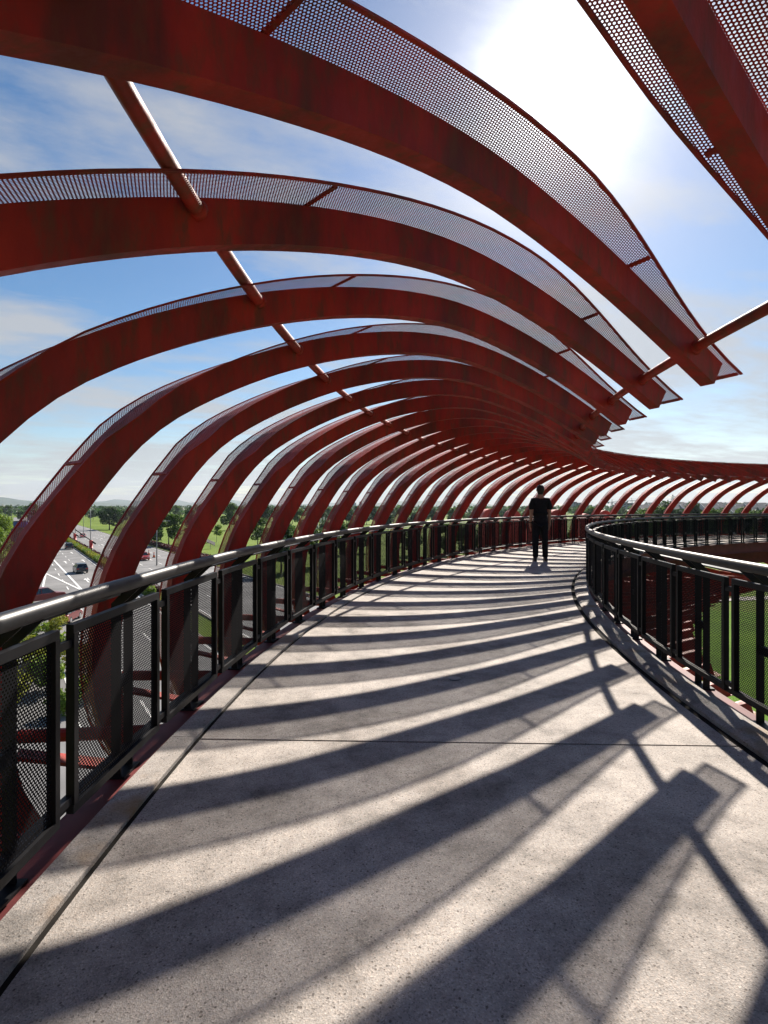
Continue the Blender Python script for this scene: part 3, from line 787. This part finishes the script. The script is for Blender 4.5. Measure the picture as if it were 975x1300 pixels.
# ------------------------------------------------------------------ vehicles
def car_proto(name,kind,paint):
    root=empty(name)
    if kind=='suv':  Lc,Wc,prof,cab=4.3,1.78,[(-2.15,.32),(-2.15,.95),(-2.02,1.02),(1.0,1.0),(1.95,.84),(2.15,.66),(2.15,.30)],[(-2.0,1.02,.80),(-1.72,1.58,.62),(.25,1.60,.62),(1.05,1.0,.80)]
    elif kind=='pickup': Lc,Wc,prof,cab=5.3,1.86,[(-2.65,.42),(-2.65,1.10),(-2.6,1.14),(1.3,1.12),(2.45,1.02),(2.65,.82),(2.65,.40)],[(-1.05,1.12,.84),(-.85,1.74,.68),(.55,1.76,.68),(1.4,1.12,.84)]
    else: Lc,Wc,prof,cab=4.1,1.72,[(-2.05,.30),(-2.05,.88),(-1.9,.95),(1.0,.92),(1.9,.74),(2.05,.60),(2.05,.28)],[(-1.85,.94,.78),(-1.35,1.44,.60),(.25,1.46,.60),(1.1,.93,.78)]
    mb=MB(); n=len(prof); vs=[]
    secs=[(-Wc/2,.86),(-Wc/2*.96,1.0),(Wc/2*.96,1.0),(Wc/2,.86)]
    lv=[(-Wc/2,.0,.93),(-Wc/2*.93,1,1.0),(Wc/2*.93,1,1.0),(Wc/2,0,.93)]
    for x,_,f in ((-Wc/2,0,.96),(-Wc/2*.94,0,1.0),(Wc/2*.94,0,1.0),(Wc/2,0,.96)):
        for y,zz in prof: vs.append((x,y*f,.62+(zz-.62)*f))
    fs=[(s*n+i,s*n+(i+1)%n,(s+1)*n+(i+1)%n,(s+1)*n+i) for s in range(3) for i in range(n)]+[tuple(range(n)),tuple(range(3*n,4*n))[::-1]]
    mb.add(vs,fs); b=mb.build('body',paint,root)
    mb=MB(); vs=[]
    for s in (-1,1):
        for y,zz,hw in cab: vs.append((s*hw,y,zz-.01))
    mb.add(vs,[(0,1,2,3),(7,6,5,4),(0,4,5,1),(2,6,7,3)]); mb.build('windows',M['glass'],root)
    y1,z1,h1=cab[1]; y2,z2,h2=cab[2]
    mb=MB(); mb.box((0,(y1+y2)/2,z1+.015),(h1*2+.02,abs(y2-y1)+.08,.05))
    for s in (-1,1):
        mb.bar((s*h1,y1,z1),(s*cab[0][2],cab[0][0],cab[0][1]),.07,.07); mb.bar((s*h2,y2,z2),(s*cab[3][2],cab[3][0],cab[3][1]),.06,.06)
        mb.bar((s*(h1+.005),(y1+y2)/2-.1,z1),(s*(cab[0][2]+.005),(y1+y2)/2-.1,cab[0][1]),.06,.07)
    mb.build('roof',paint,root)
    if kind=='pickup':
        mb=MB(); mb.box((0,-1.85,1.15),(1.5,1.45,.03)); mb.build('load_bed',M['tyre'],root)
    for s in (-1,1):
        for y in (-Lc*.30,Lc*.31):
            mb=MB(); mb.lathe((s*(Wc/2-.09),y,.33),[(.24,-.10),(.33,-.09),(.335,.0),(.33,.09),(.24,.10)],18,'x'); w=mb.build('wheel',M['tyre'],root)
            mb=MB(); mb.lathe((s*(Wc/2-.085),y,.33),[(.02,-.105),(.2,-.098),(.2,.098),(.02,.105)],12,'x'); mb.build('rim',M['alloy'],w)
        mb=MB(); mb.box((s*(Wc/2-.22),-Lc/2+.02,.82),(.34,.06,.17)); mb.build('tail_light',M['taillamp'],root)
        mb=MB(); mb.box((s*(Wc/2-.28),Lc/2-.07,.68),(.38,.10,.14)); mb.build('headlight',M['headlamp'],root)
        mb=MB(); mb.box((s*(Wc/2+.06),cab[3][0]-.25,cab[3][1]+.05),(.16,.10,.12)); mb.build('wing_mirror',paint,root)
    return root
def paintm(n,c): return simple(n,c,.28,.1,0,1,.6)
P1=paintm('dark_grey_car_paint',(.035,.04,.048)); P2=paintm('dark_red_car_paint',(.16,.018,.018)); P3=paintm('white_car_paint',(.7,.7,.7)); P4=paintm('red_car_paint',(.36,.035,.03)); P5=paintm('silver_car_paint',(.35,.36,.37))
hdg=math.atan2(D.y,D.x)-PI/2
def car(kind,paint,px,py,rz,label,name='parked_car'):
    x,y=gnd(px,py); o=car_proto(name,kind,paint); o.location=(x,y,GZ+.03); o.rotation_euler=(0,0,rz); return tag(o,label,'car' if kind!='pickup' else 'pickup truck')
car('suv',P1,102,727,hdg+.06,'dark grey car alone in the middle lanes, nearest car on the road','car')
car('suv',P1,87.5,697,hdg,'small dark car farther up the road beside the median hedges','car')
car('hatch',P3,66.5,694,hdg,'white car half hidden behind the first big red rib','car')
car('pickup',P2,50,766,hdg-1.05,'dark red pickup truck waiting at the side road above the handrail','pickup_truck')
car('suv',P4,182,711,hdg+PI,'red car with light roof on the right carriageway near the traffic cones','car')
car('hatch',P4,105,682.5,hdg+PI,'small red car behind the barrier posts across the median','car')
car('hatch',P5,84,673.5,hdg,'tiny silver car at the far end of the road','car')
car('hatch',P2,84,789,hdg-.4,'small dark red car seen just under the left handrail','car')

# ------------------------------------------------------------------ street furniture
def lamp(px,py,h,two,label,name='street_lamp'):
    x,y=gnd(px,py); o=empty(name,(x,y,GZ),math.atan2(Rt.y,Rt.x)); tag(o,label,'street lamp')
    mb=MB(); mb.tube([(0,0,0),(0,0,h*.5),(0,0,h)],[.12,.09,.06],8); mb.build('pole',M['grey'],o,True)
    for s in ((-1,1) if two else (1,)):
        mb=MB(); mb.tube([(0,0,h-.1),(s*.8,0,h+.15),(s*1.7,0,h+.22)],.045,6); a=mb.build('arm',M['grey'],o,True)
        mb=MB(); mb.box((s*2.05,0,h+.22),(.8,.3,.14)); mb.build('lamp_head',M['grey'],a)
    return o
x,y=gnd(115,688); lamp(115,688,10.6,True,'tall double-armed street lamp standing on the road median')
lamp(199,718,8.2,False,'street lamp with one arm beside the right carriageway')
lamp(95.5,681,8.8,False,'slim street lamp just left of the double-armed one')
lamp(106,677,8.6,False,'slender distant street lamp right of the barrier posts')
for k,(px,py,d) in enumerate(((6.5,646,420),(14.5,646,400),(36,647,380))):
    X,Y,Z=at(px,py,d); h=Z-GZ; o=empty('mast_lamp',(X,Y,GZ)); tag(o,['leftmost far mast lamp against the hill','second far mast lamp against the hill, just right of the leftmost','far mast lamp beside the first big rib, above the blue roofed building'][k],'mast lamp')
    mb=MB(); mb.tube([(0,0,0),(0,0,h)],[.2,.12],6); mb.build('pole',M['grey'],o); mb=MB(); mb.box((0,0,h),(2.6,.5,.35)); mb.build('lamp_head',M['grey'],o)
def barrier(px,py,label):
    x,y=gnd(px,py); o=empty('barrier_post',(x,y,GZ+.16),hdg); tag(o,label,'barrier')
    mb=MB(); mb.lathe((0,0,0),[(.50,0),(.50,.08),(.44,.1),(.44,1.9),(.40,2.05),(.2,2.1)],18); mb.build('cabinet',M['signred'],o,True)
    mb=MB(); mb.bar((0,.0,2.0),(-3.6,1.2,5.0),.35,.22); mb.bar((0,.0,2.0),(1.1,-.4,1.1),.45,.4); mb.build('boom_arm',M['black'],o)
    return o
barrier(115.5,696.5,'nearer red barrier post with a raised black boom on the median')
barrier(95,686,'farther red barrier post on the median beyond the hedge')
def cone(px,py,label):
    x,y=gnd(px,py); o=empty('traffic_cone',(x,y,GZ+.03)); tag(o,label,'traffic cone')
    mb=MB(); mb.box((0,0,.03),(.5,.5,.06)); mb.build('base',M['tyre'],o)
    mb=MB(); mb.lathe((0,0,.06),[(.19,0),(.13,.35),(.05,.85),(.03,.9)],14); c=mb.build('cone',M['orange'],o,True)
    mb=MB(); mb.lathe((0,0,.06),[(.125,.42),(.095,.62)],14); mb.build('band',M['white'],c)
    o.scale=(1.3,1.3,1.3)
cone(179.5,700.5,'traffic cone farther up the right carriageway near the purple hedge'); cone(189,705,'traffic cone nearer the red car, right of the other cones'); cone(195.5,708,'pale traffic cone beside the street lamp pole')
# diamond warning sign
x,y=gnd(84,687); o=empty('warning_sign',(x,y,GZ),hdg); tag(o,'yellow diamond warning sign beside the road in front of the hedges','sign')
mb=MB(); mb.tube([(0,0,0),(0,0,3.2)],.05,8); mb.build('post',M['grey'],o)
mb=MB(); mb.bar((0,-.06,1.9),(0,-.06,3.3),.001,.001)
mb=MB(); mb.add([(0,-.08,1.5),(1.0,-.08,2.5),(0,-.08,3.5),(-1.0,-.08,2.5),(0,-.05,1.5),(1.0,-.05,2.5),(0,-.05,3.5),(-1.0,-.05,2.5)],[(0,1,2,3),(7,6,5,4),(0,4,5,1),(1,5,6,2),(2,6,7,3),(3,7,4,0)])
sgn=mb.build('panel',simple('yellow_sign_face',(.75,.38,.02),.5),o)
mb=MB(); mb.bar((0,-.09,2.1),(0,-.09,2.75),.14,.02,(0,1,0)); mb.add([(-.3,-.1,2.6),(.3,-.1,2.6),(0,-.1,3.0)],[(0,1,2)]); mb.build('arrow_symbol',M['black'],sgn)
# row of white upright slabs in the park
for k in range(5):
    px=399+k*4.0; X,Y,Z=at(px,669,250); o=empty('white_slab',(X,Y,GZ)); mb=MB(); mb.box((0,0,2.9+.25*(k%2)),(.85,.6,5.8+.5*(k%2))); mb.build('panel',M['wall'],o)
    mb=MB(); mb.box((0,0,.1),(1.2,.9,.2)); mb.build('plinth',M['grey'],o)
    tag(o,'white upright slab in the row beyond the park grass','monument','row of white upright slabs')
# sloping dark board on the grass
X,Y=gnd(262,697); o=empty('dark_board',(X,Y,GZ),.5); tag(o,'dark tilted board on legs standing on the park grass','board')
mb=MB(); mb.bar((-2.2,0,3.4),(2.2,0,1.2),1.6,.12,(0,-.5,1)); mb.build('board',M['tyre'],o)
mb=MB(); mb.tube([(-1,0,0),(-1,0,2.7)],.06,6); mb.build('leg',M['grey'],o); mb=MB(); mb.tube([(1,0,0),(1,0,1.7)],.06,6); mb.build('leg',M['grey'],o)

# ------------------------------------------------------------------ buildings
def block(name,x0,x1,ytop,d,depth,label,wall,storeys=None,cat='building',fin=False):
    X0=(x0-HX)/F*d; X1=(x1-HX)/F*d; Zt=EYE-(ytop-HY)/F*d; h=Zt-GZ; w=X1-X0
    o=empty(name,((X0+X1)/2,d+depth/2,GZ)); tag(o,label,cat)
    mb=MB(); mb.box((0,0,h/2),(w,depth,h)); mb.build('wall',wall,o)
    mb=MB(); mb.box((0,0,h+.3),(w*1.04,depth*1.04,.6)); mb.box((w*.1,0,h+1.2),(w*.3,depth*.3,1.6)); mb.build('roof',M['roof'],o)
    st=storeys or max(2,int(h/3.4)); cols=max(2,int(w/4))
    for s in range(st):
        m=MB()
        for c in range(cols):
            m.box((-w/2+w*(c+.5)/cols,-depth/2-.04,h*(s+.55)/st),(w/cols*.62,.12,h/st*.5))
        m.build('window_band',M['glass'],o)
    return o
block('tower_block',276,280,635,2600,18,'left slim tower of the distant pair above the park trees',M['slate'],14)
block('tower_block',287,290.5,633,2600,18,'right slim tower of the distant pair above the park trees',M['slate'],14)
block('apartment_block',728,738,638.5,900,30,'wide grey-blue apartment block on the horizon right of the man',M['slate'],8)
block('apartment_block',739.5,744,641,900,30,'lower wing to the right of the wide grey-blue block',M['slate'],6)
block('apartment_block',747.5,750,641.5,1100,20,'thin distant block further right of the grey-blue pair',M['slate'],7)
block('apartment_block',791,804,639,800,30,'long low block under the two tower cranes',M['slate'],5)
block('tower_block',834,838,639,1000,18,'pale tower between the pylon and the cranes',M['slate'],9)
block('tower_block',456,459,637,2200,18,'distant tower left of the hill behind the middle ribs',M['slate'],10)
block('tower_block',448,452,638.5,2300,18,'second distant tower left of the hill, lower than its neighbour',M['slate'],9)
block('roadside_building',8,34,664,150,14,'dark green building with a blue fascia at the left edge',M['darkgreen'],3)
X0=(8-HX)/F*150; X1=(34-HX)/F*150; Zt=EYE-(664-HY)/F*150
o=[q for q in C.objects if q.name.startswith('roadside_building')][0]
mb=MB(); mb.box((0,-7.2,Zt-GZ-.4),(X1-X0+.4,.3,1.5)); mb.build('fascia',M['bluefascia'],o)
# terraced houses right
k=0
for row,(d,px0,px1,n,ht) in enumerate(((210,835,1010,12,11.6),(265,815,1010,13,12.3),(330,850,1010,12,13.0))):
    for j in range(n):
        a=px0+(px1-px0)*j/n; b=px0+(px1-px0)*(j+1)/n; X0=(a-HX)/F*d; X1=(b-HX)/F*d; w=X1-X0
        o=empty('terraced_house',((X0+X1)/2,d+j*1.2+(j*7%5)*.8,GZ+((j*3)%4)*.35-.5)); tag(o,['grey roofed terraced house in the front row behind the far railing','grey roofed terraced house in the middle row, roofs above the far railing','grey roofed terraced house in the back row on the right horizon'][row],'house','terraced houses on the right horizon')
        h=ht-2.6; dp=9
        mb=MB(); mb.box((0,dp/2,h/2),(w*.985,dp,h)); mb.add([(-w*.49,0,h),(-w*.49,dp,h),(-w*.49,dp/2,h+2.4),(w*.49,0,h),(w*.49,dp,h),(w*.49,dp/2,h+2.4)],[(0,1,2),(3,5,4)]); mb.build('wall',M['wall'],o)
        mb=MB(); e=.5
        for s in (1,-1):
            y0=dp/2-s*(dp/2+e); mb.add([(-w*.5,y0,h-.25),(w*.5,y0,h-.25),(w*.5,dp/2,h+2.6),(-w*.5,dp/2,h+2.6),(-w*.5,y0,h-.1),(w*.5,y0,h-.1),(w*.5,dp/2,h+2.75),(-w*.5,dp/2,h+2.75)],[(0,1,2,3),(4,5,6,7),(0,1,5,4),(0,3,7,4),(1,2,6,5)])
        if j%3==1: mb.add([(-w*.2,-.3,h),(w*.25,-.3,h),(w*.02,-.3,h+1.7),(-w*.2,3,h+.1),(w*.25,3,h+.1),(w*.02,3.2,h+1.75)],[(0,1,2),(0,3,5,2),(1,4,5,2)])
        mb.build('roof',M['roof'],o)
        mb=MB(); x_=-w*.5; mb.add([(x_-.12,-.45,h-.3),(x_-.12,dp/2,h+3.1),(x_-.12,dp+.45,h-.3),(x_+.12,-.45,h-.3),(x_+.12,dp/2,h+3.1),(x_+.12,dp+.45,h-.3),(x_-.12,-.45,h+.35),(x_+.12,-.45,h+.35),(x_-.12,dp+.45,h+.35),(x_+.12,dp+.45,h+.35)],[(0,6,1,8,2),(5,9,4,7,3),(6,7,4,1),(1,4,9,8),(0,3,7,6)]); mb.build('party_wall',M['wall'],o)
        for zz in (h*.72,h*.42):
            for s in (-1,1):
                mb=MB(); mb.box((s*w*.24,-.05,zz),(w*.26,.14,1.3)); mb.build('window',M['glass'],o)
# cranes and pylon
def crane(px,ytop,d,label,rz):
    X,Y,Z=at(px,ytop,d); h=Z-GZ; o=empty('tower_crane',(X,Y,GZ),rz); tag(o,label,'crane')
    mb=MB(); w=1.0
    for sx in (-1,1):
        for sy in (-1,1): mb.bar((sx*w,sy*w,0),(sx*w,sy*w,h),.3,.3)
    n=int(h/4)
    for i in range(n):
        for sx in (-1,1): mb.bar((sx*w,-w,h*i/n),(sx*w,w,h*(i+1)/n),.2,.2); mb.bar((-w,sx*w,h*i/n),(w,sx*w,h*(i+1)/n),.2,.2)
    mb.build('mast',M['grey'],o)
    mb=MB(); mb.bar((-7,0,h),(18,0,h+.8),.7,1.0); mb.bar((0,0,h),(0,0,h+4),.6,.6); mb.bar((0,0,h+4),(15,0,h+1),.2,.2); mb.bar((0,0,h+4),(-6,0,h+.3),.2,.2); mb.build('jib',M['grey'],o)
    mb=MB(); mb.box((-6,0,h-1),(2,1.6,2)); mb.build('counterweight',M['grey'],o)
crane(777,637.5,800,'left tower crane on the horizon right of the man',.2); crane(802,636,800,'right tower crane over the long low block',-.4)
crane(848,638.5,700,'pale crane beside the pylon on the right horizon',.9)
X,Y,Z=at(854,628,620); h=Z-GZ; o=empty('transmission_pylon',(X,Y,GZ),.3); tag(o,'lattice transmission pylon rising above the house roofs','pylon')
mb=MB(); lv=[(0,3.2),(h*.35,2.0),(h*.65,1.2),(h*.9,.8),(h,.1)]
for (z0,w0),(z1,w1) in zip(lv[:-1],lv[1:]):
    for sx in (-1,1):
        for sy in (-1,1): mb.bar((sx*w0,sy*w0,z0),(sx*w1,sy*w1,z1),.28,.28); mb.bar((sx*w0,sy*w0,z0),(-sx*w1,sy*w1,z1),.18,.18); mb.bar((sx*w0,sy*w0,z0),(sx*w1,-sy*w1,z1),.18,.18)
mb.build('tower',M['grey'],o)
for zz,w in ((.68,5.5),(.79,4.8),(.9,4.0)):
    mb=MB(); mb.bar((-w,0,h*zz),(w,0,h*zz),.4,.4); mb.bar((-w,0,h*zz),(0,0,h*zz+1.2),.2,.2); mb.bar((w,0,h*zz),(0,0,h*zz+1.2),.2,.2); mb.build('cross_arm',M['grey'],o)

# ------------------------------------------------------------------ ribs of the approach ramp behind the outer railing
M['pink']=simple('pink_rib_sheet',(.50,.17,.15),.7,0,.15,2,.2)  # one even pink, paler than the red of the canopy ribs
def fin(w,h,mat_edge,mat_face):
    o=empty('ramp_rib'); n=14
    out=[(-w/2,0)]+[(-w/2*math.cos(PI*k/n),h-w/2+w/2*math.sin(PI*k/n)) for k in range(n+1)]+[(w/2,0)]
    m=len(out); mb=MB(); vs=[]
    for y in (0,.05):
        for x,z in out: vs.append((x*.9,y,z*.985))
    mb.add(vs,[tuple(range(m))[::-1],tuple(range(m,2*m))]+[(i_,(i_+1)%m,m+(i_+1)%m,m+i_) for i_ in range(m)]); mb.build('face_sheet',mat_face,o)
    mb=MB(); vs=[]
    for y in (-.02,.32):
        for x,z in out: vs.append((x,y,z))
        for x,z in out: vs.append((x*.9,y,z*.985))
    fs=[]
    for k in range(m-1):
        a,b,c,d_=k,k+1,m+k,m+k+1; e=2*m
        fs+=[(a,b,d_,c),(a+e,c+e,d_+e,b+e),(a,a+e,b+e,b),(c,d_,d_+e,c+e)]
    mb.add(vs,fs); mb.build('rim',mat_edge,o)
    return o
for k,(px,w_,top,dd,rz) in enumerate(((623,24,646,19.6,.25),(653,19,648,20.4,.35),(678,20,649,20.8,.3),(708,25,647,21.2,.2),(744,19,652,22.5,.45),(768,22,648,23.5,.3))):
    zt=EYE-(top-HY)/F*dd; o=fin(w_/F*dd,zt+3.2,M['pink'],M['pink']); o.location=((px-HX)/F*dd,dd,-3.2); o.rotation_euler=(0,0,rz)
    tag(o,ORD[k]+' round-topped pinkish rib behind the far railing, counted from the left','canopy rib','ribs of the lower ramp')

# ------------------------------------------------------------------ camera
cam=bpy.data.cameras.new('camera'); co_=bpy.data.objects.new('camera',cam); C.objects.link(co_)
co_.location=(0,0,EYE); co_.rotation_euler=(PI/2,0,0)
cam.sensor_width=36; cam.lens=700/1300*36; cam.shift_y=-(650-HY)/1300; cam.clip_start=.05; cam.clip_end=30000
scn.camera=co_

# ------------------------------------------------------------------ light and sky
SUN_AZ=math.radians(17.5); SUN_EL=math.radians(35.5)
sd=Vector((math.sin(SUN_AZ)*math.cos(SUN_EL),math.cos(SUN_AZ)*math.cos(SUN_EL),math.sin(SUN_EL)))
sun=bpy.data.lights.new('sun','SUN'); sun.energy=5.0; sun.angle=math.radians(.55); sun.color=(1,.915,.81)
so=bpy.data.objects.new('sun',sun); C.objects.link(so); so.rotation_euler=(-sd).to_track_quat('-Z','Y').to_euler()
w=bpy.data.worlds.new('World'); scn.world=w; w.use_nodes=True; nt=w.node_tree
bg=nt.nodes['Background']; sky=nt.nodes.new('ShaderNodeTexSky'); sky.sky_type='NISHITA'; sky.sun_disc=False
sky.sun_elevation=SUN_EL; sky.sun_rotation=SUN_AZ; sky.altitude=60; sky.air_density=1.0; sky.dust_density=.35; sky.ozone_density=1.6
dirn=nt.nodes.new('ShaderNodeTexCoord').outputs['Generated']
sep=nt.nodes.new('ShaderNodeSeparateXYZ'); nt.links.new(dirn,sep.inputs[0])
zz=mathn(nt,'ADD',mathn(nt,'MAXIMUM',sep.outputs[2],0.0),.10)
cv=nt.nodes.new('ShaderNodeCombineXYZ'); sx_=mathn(nt,'DIVIDE',sep.outputs[0],zz); sy_=mathn(nt,'DIVIDE',sep.outputs[1],zz)
nt.links.new(mathn(nt,'ADD',mathn(nt,'MULTIPLY',sx_,.8),mathn(nt,'MULTIPLY',sy_,.35)),cv.inputs[0]); nt.links.new(mathn(nt,'SUBTRACT',mathn(nt,'MULTIPLY',sy_,1.5),mathn(nt,'MULTIPLY',sx_,.6)),cv.inputs[1]); cv.inputs[2].default_value=3.7
n1=noisen(nt,cv.outputs[0],.75,8,.58); n2=noisen(nt,cv.outputs[0],2.6,8,.62)
cl=mathn(nt,'ADD',mathn(nt,'MULTIPLY',n1,.65),mathn(nt,'MULTIPLY',n2,.35))
dot=nt.nodes.new('ShaderNodeVectorMath'); dot.operation='DOT_PRODUCT'; nt.links.new(dirn,dot.inputs[0]); dot.inputs[1].default_value=sd
dp=mathn(nt,'MAXIMUM',dot.outputs['Value'],0)
# more cloud low down and around the sun
low=mathn(nt,'MULTIPLY',mathn(nt,'POWER',mathn(nt,'SUBTRACT',1.0,mathn(nt,'MAXIMUM',sep.outputs[2],0)),7),.20)
near=mathn(nt,'MULTIPLY',mathn(nt,'POWER',dp,10),.10)
cf=ramp(nt,mathn(nt,'ADD',mathn(nt,'ADD',cl,low),near),[(.495,(0,0,0)),(.65,(1,1,1))])
mx=nt.nodes.new('ShaderNodeMix'); mx.data_type='RGBA'
nt.links.new(mathn(nt,'MULTIPLY',cf,.85),mx.inputs[0]); hs=nt.nodes.new('ShaderNodeHueSaturation'); hs.inputs['Saturation'].default_value=1.3; nt.links.new(sky.outputs[0],hs.inputs['Color']); nt.links.new(hs.outputs[0],mx.inputs[6])
# clouds: lit veil, brighter towards the sun
cb=mathn(nt,'ADD',mathn(nt,'ADD',5.2,mathn(nt,'MULTIPLY',mathn(nt,'POWER',dp,18),2.2)),mathn(nt,'MULTIPLY',mathn(nt,'POWER',dp,160),9.0))
cc=nt.nodes.new('ShaderNodeMix'); cc.data_type='RGBA'; cc.blend_type='MULTIPLY'; cc.inputs[0].default_value=1; cc.inputs[6].default_value=(.97,.98,1.0,1)
cbc=nt.nodes.new('ShaderNodeCombineColor')
for q in range(3): nt.links.new(cb,cbc.inputs[q])
nt.links.new(cbc.outputs[0],cc.inputs[7]); nt.links.new(cc.outputs[2],mx.inputs[7])
ad=nt.nodes.new('ShaderNodeMix'); ad.data_type='RGBA'; ad.blend_type='ADD'; ad.inputs[0].default_value=1
nt.links.new(mx.outputs[2],ad.inputs[6])
gl=nt.nodes.new('ShaderNodeCombineColor'); ga=mathn(nt,'ADD',mathn(nt,'MULTIPLY',mathn(nt,'POWER',dp,260),13.0),mathn(nt,'MULTIPLY',mathn(nt,'POWER',dp,40),1.2))
for q in range(3): nt.links.new(ga,gl.inputs[q])
nt.links.new(gl.outputs[0],ad.inputs[7]); nt.links.new(ad.outputs[2],bg.inputs[0]); bg.inputs[1].default_value=.054

# haze
mb=MB(); mb.box((0,2800,(GZ-1+330)/2),(14000,9600,330-(GZ-1)))
m=bpy.data.materials.new('haze_air'); m.use_nodes=True; hn=m.node_tree; hn.nodes.remove(hn.nodes['Principled BSDF'])
pv=hn.nodes.new('ShaderNodeVolumePrincipled'); pv.inputs['Color'].default_value=(.72,.84,1,1); pv.inputs['Density'].default_value=.00006; pv.inputs['Anisotropy'].default_value=.25
hn.links.new(pv.outputs[0],hn.nodes['Material Output'].inputs['Volume'])
tag(mb.build('haze',m),kind='stuff')

scn.view_settings.view_transform='Standard'; scn.view_settings.look='None'; scn.view_settings.exposure=1.0; scn.view_settings.gamma=1
scn.cycles.max_bounces=8; scn.cycles.diffuse_bounces=3; scn.cycles.glossy_bounces=3; scn.cycles.transparent_max_bounces=14; scn.cycles.volume_bounces=0
scn.cycles.sample_clamp_indirect=6
scn.cycles.use_adaptive_sampling=True; scn.cycles.adaptive_threshold=.025
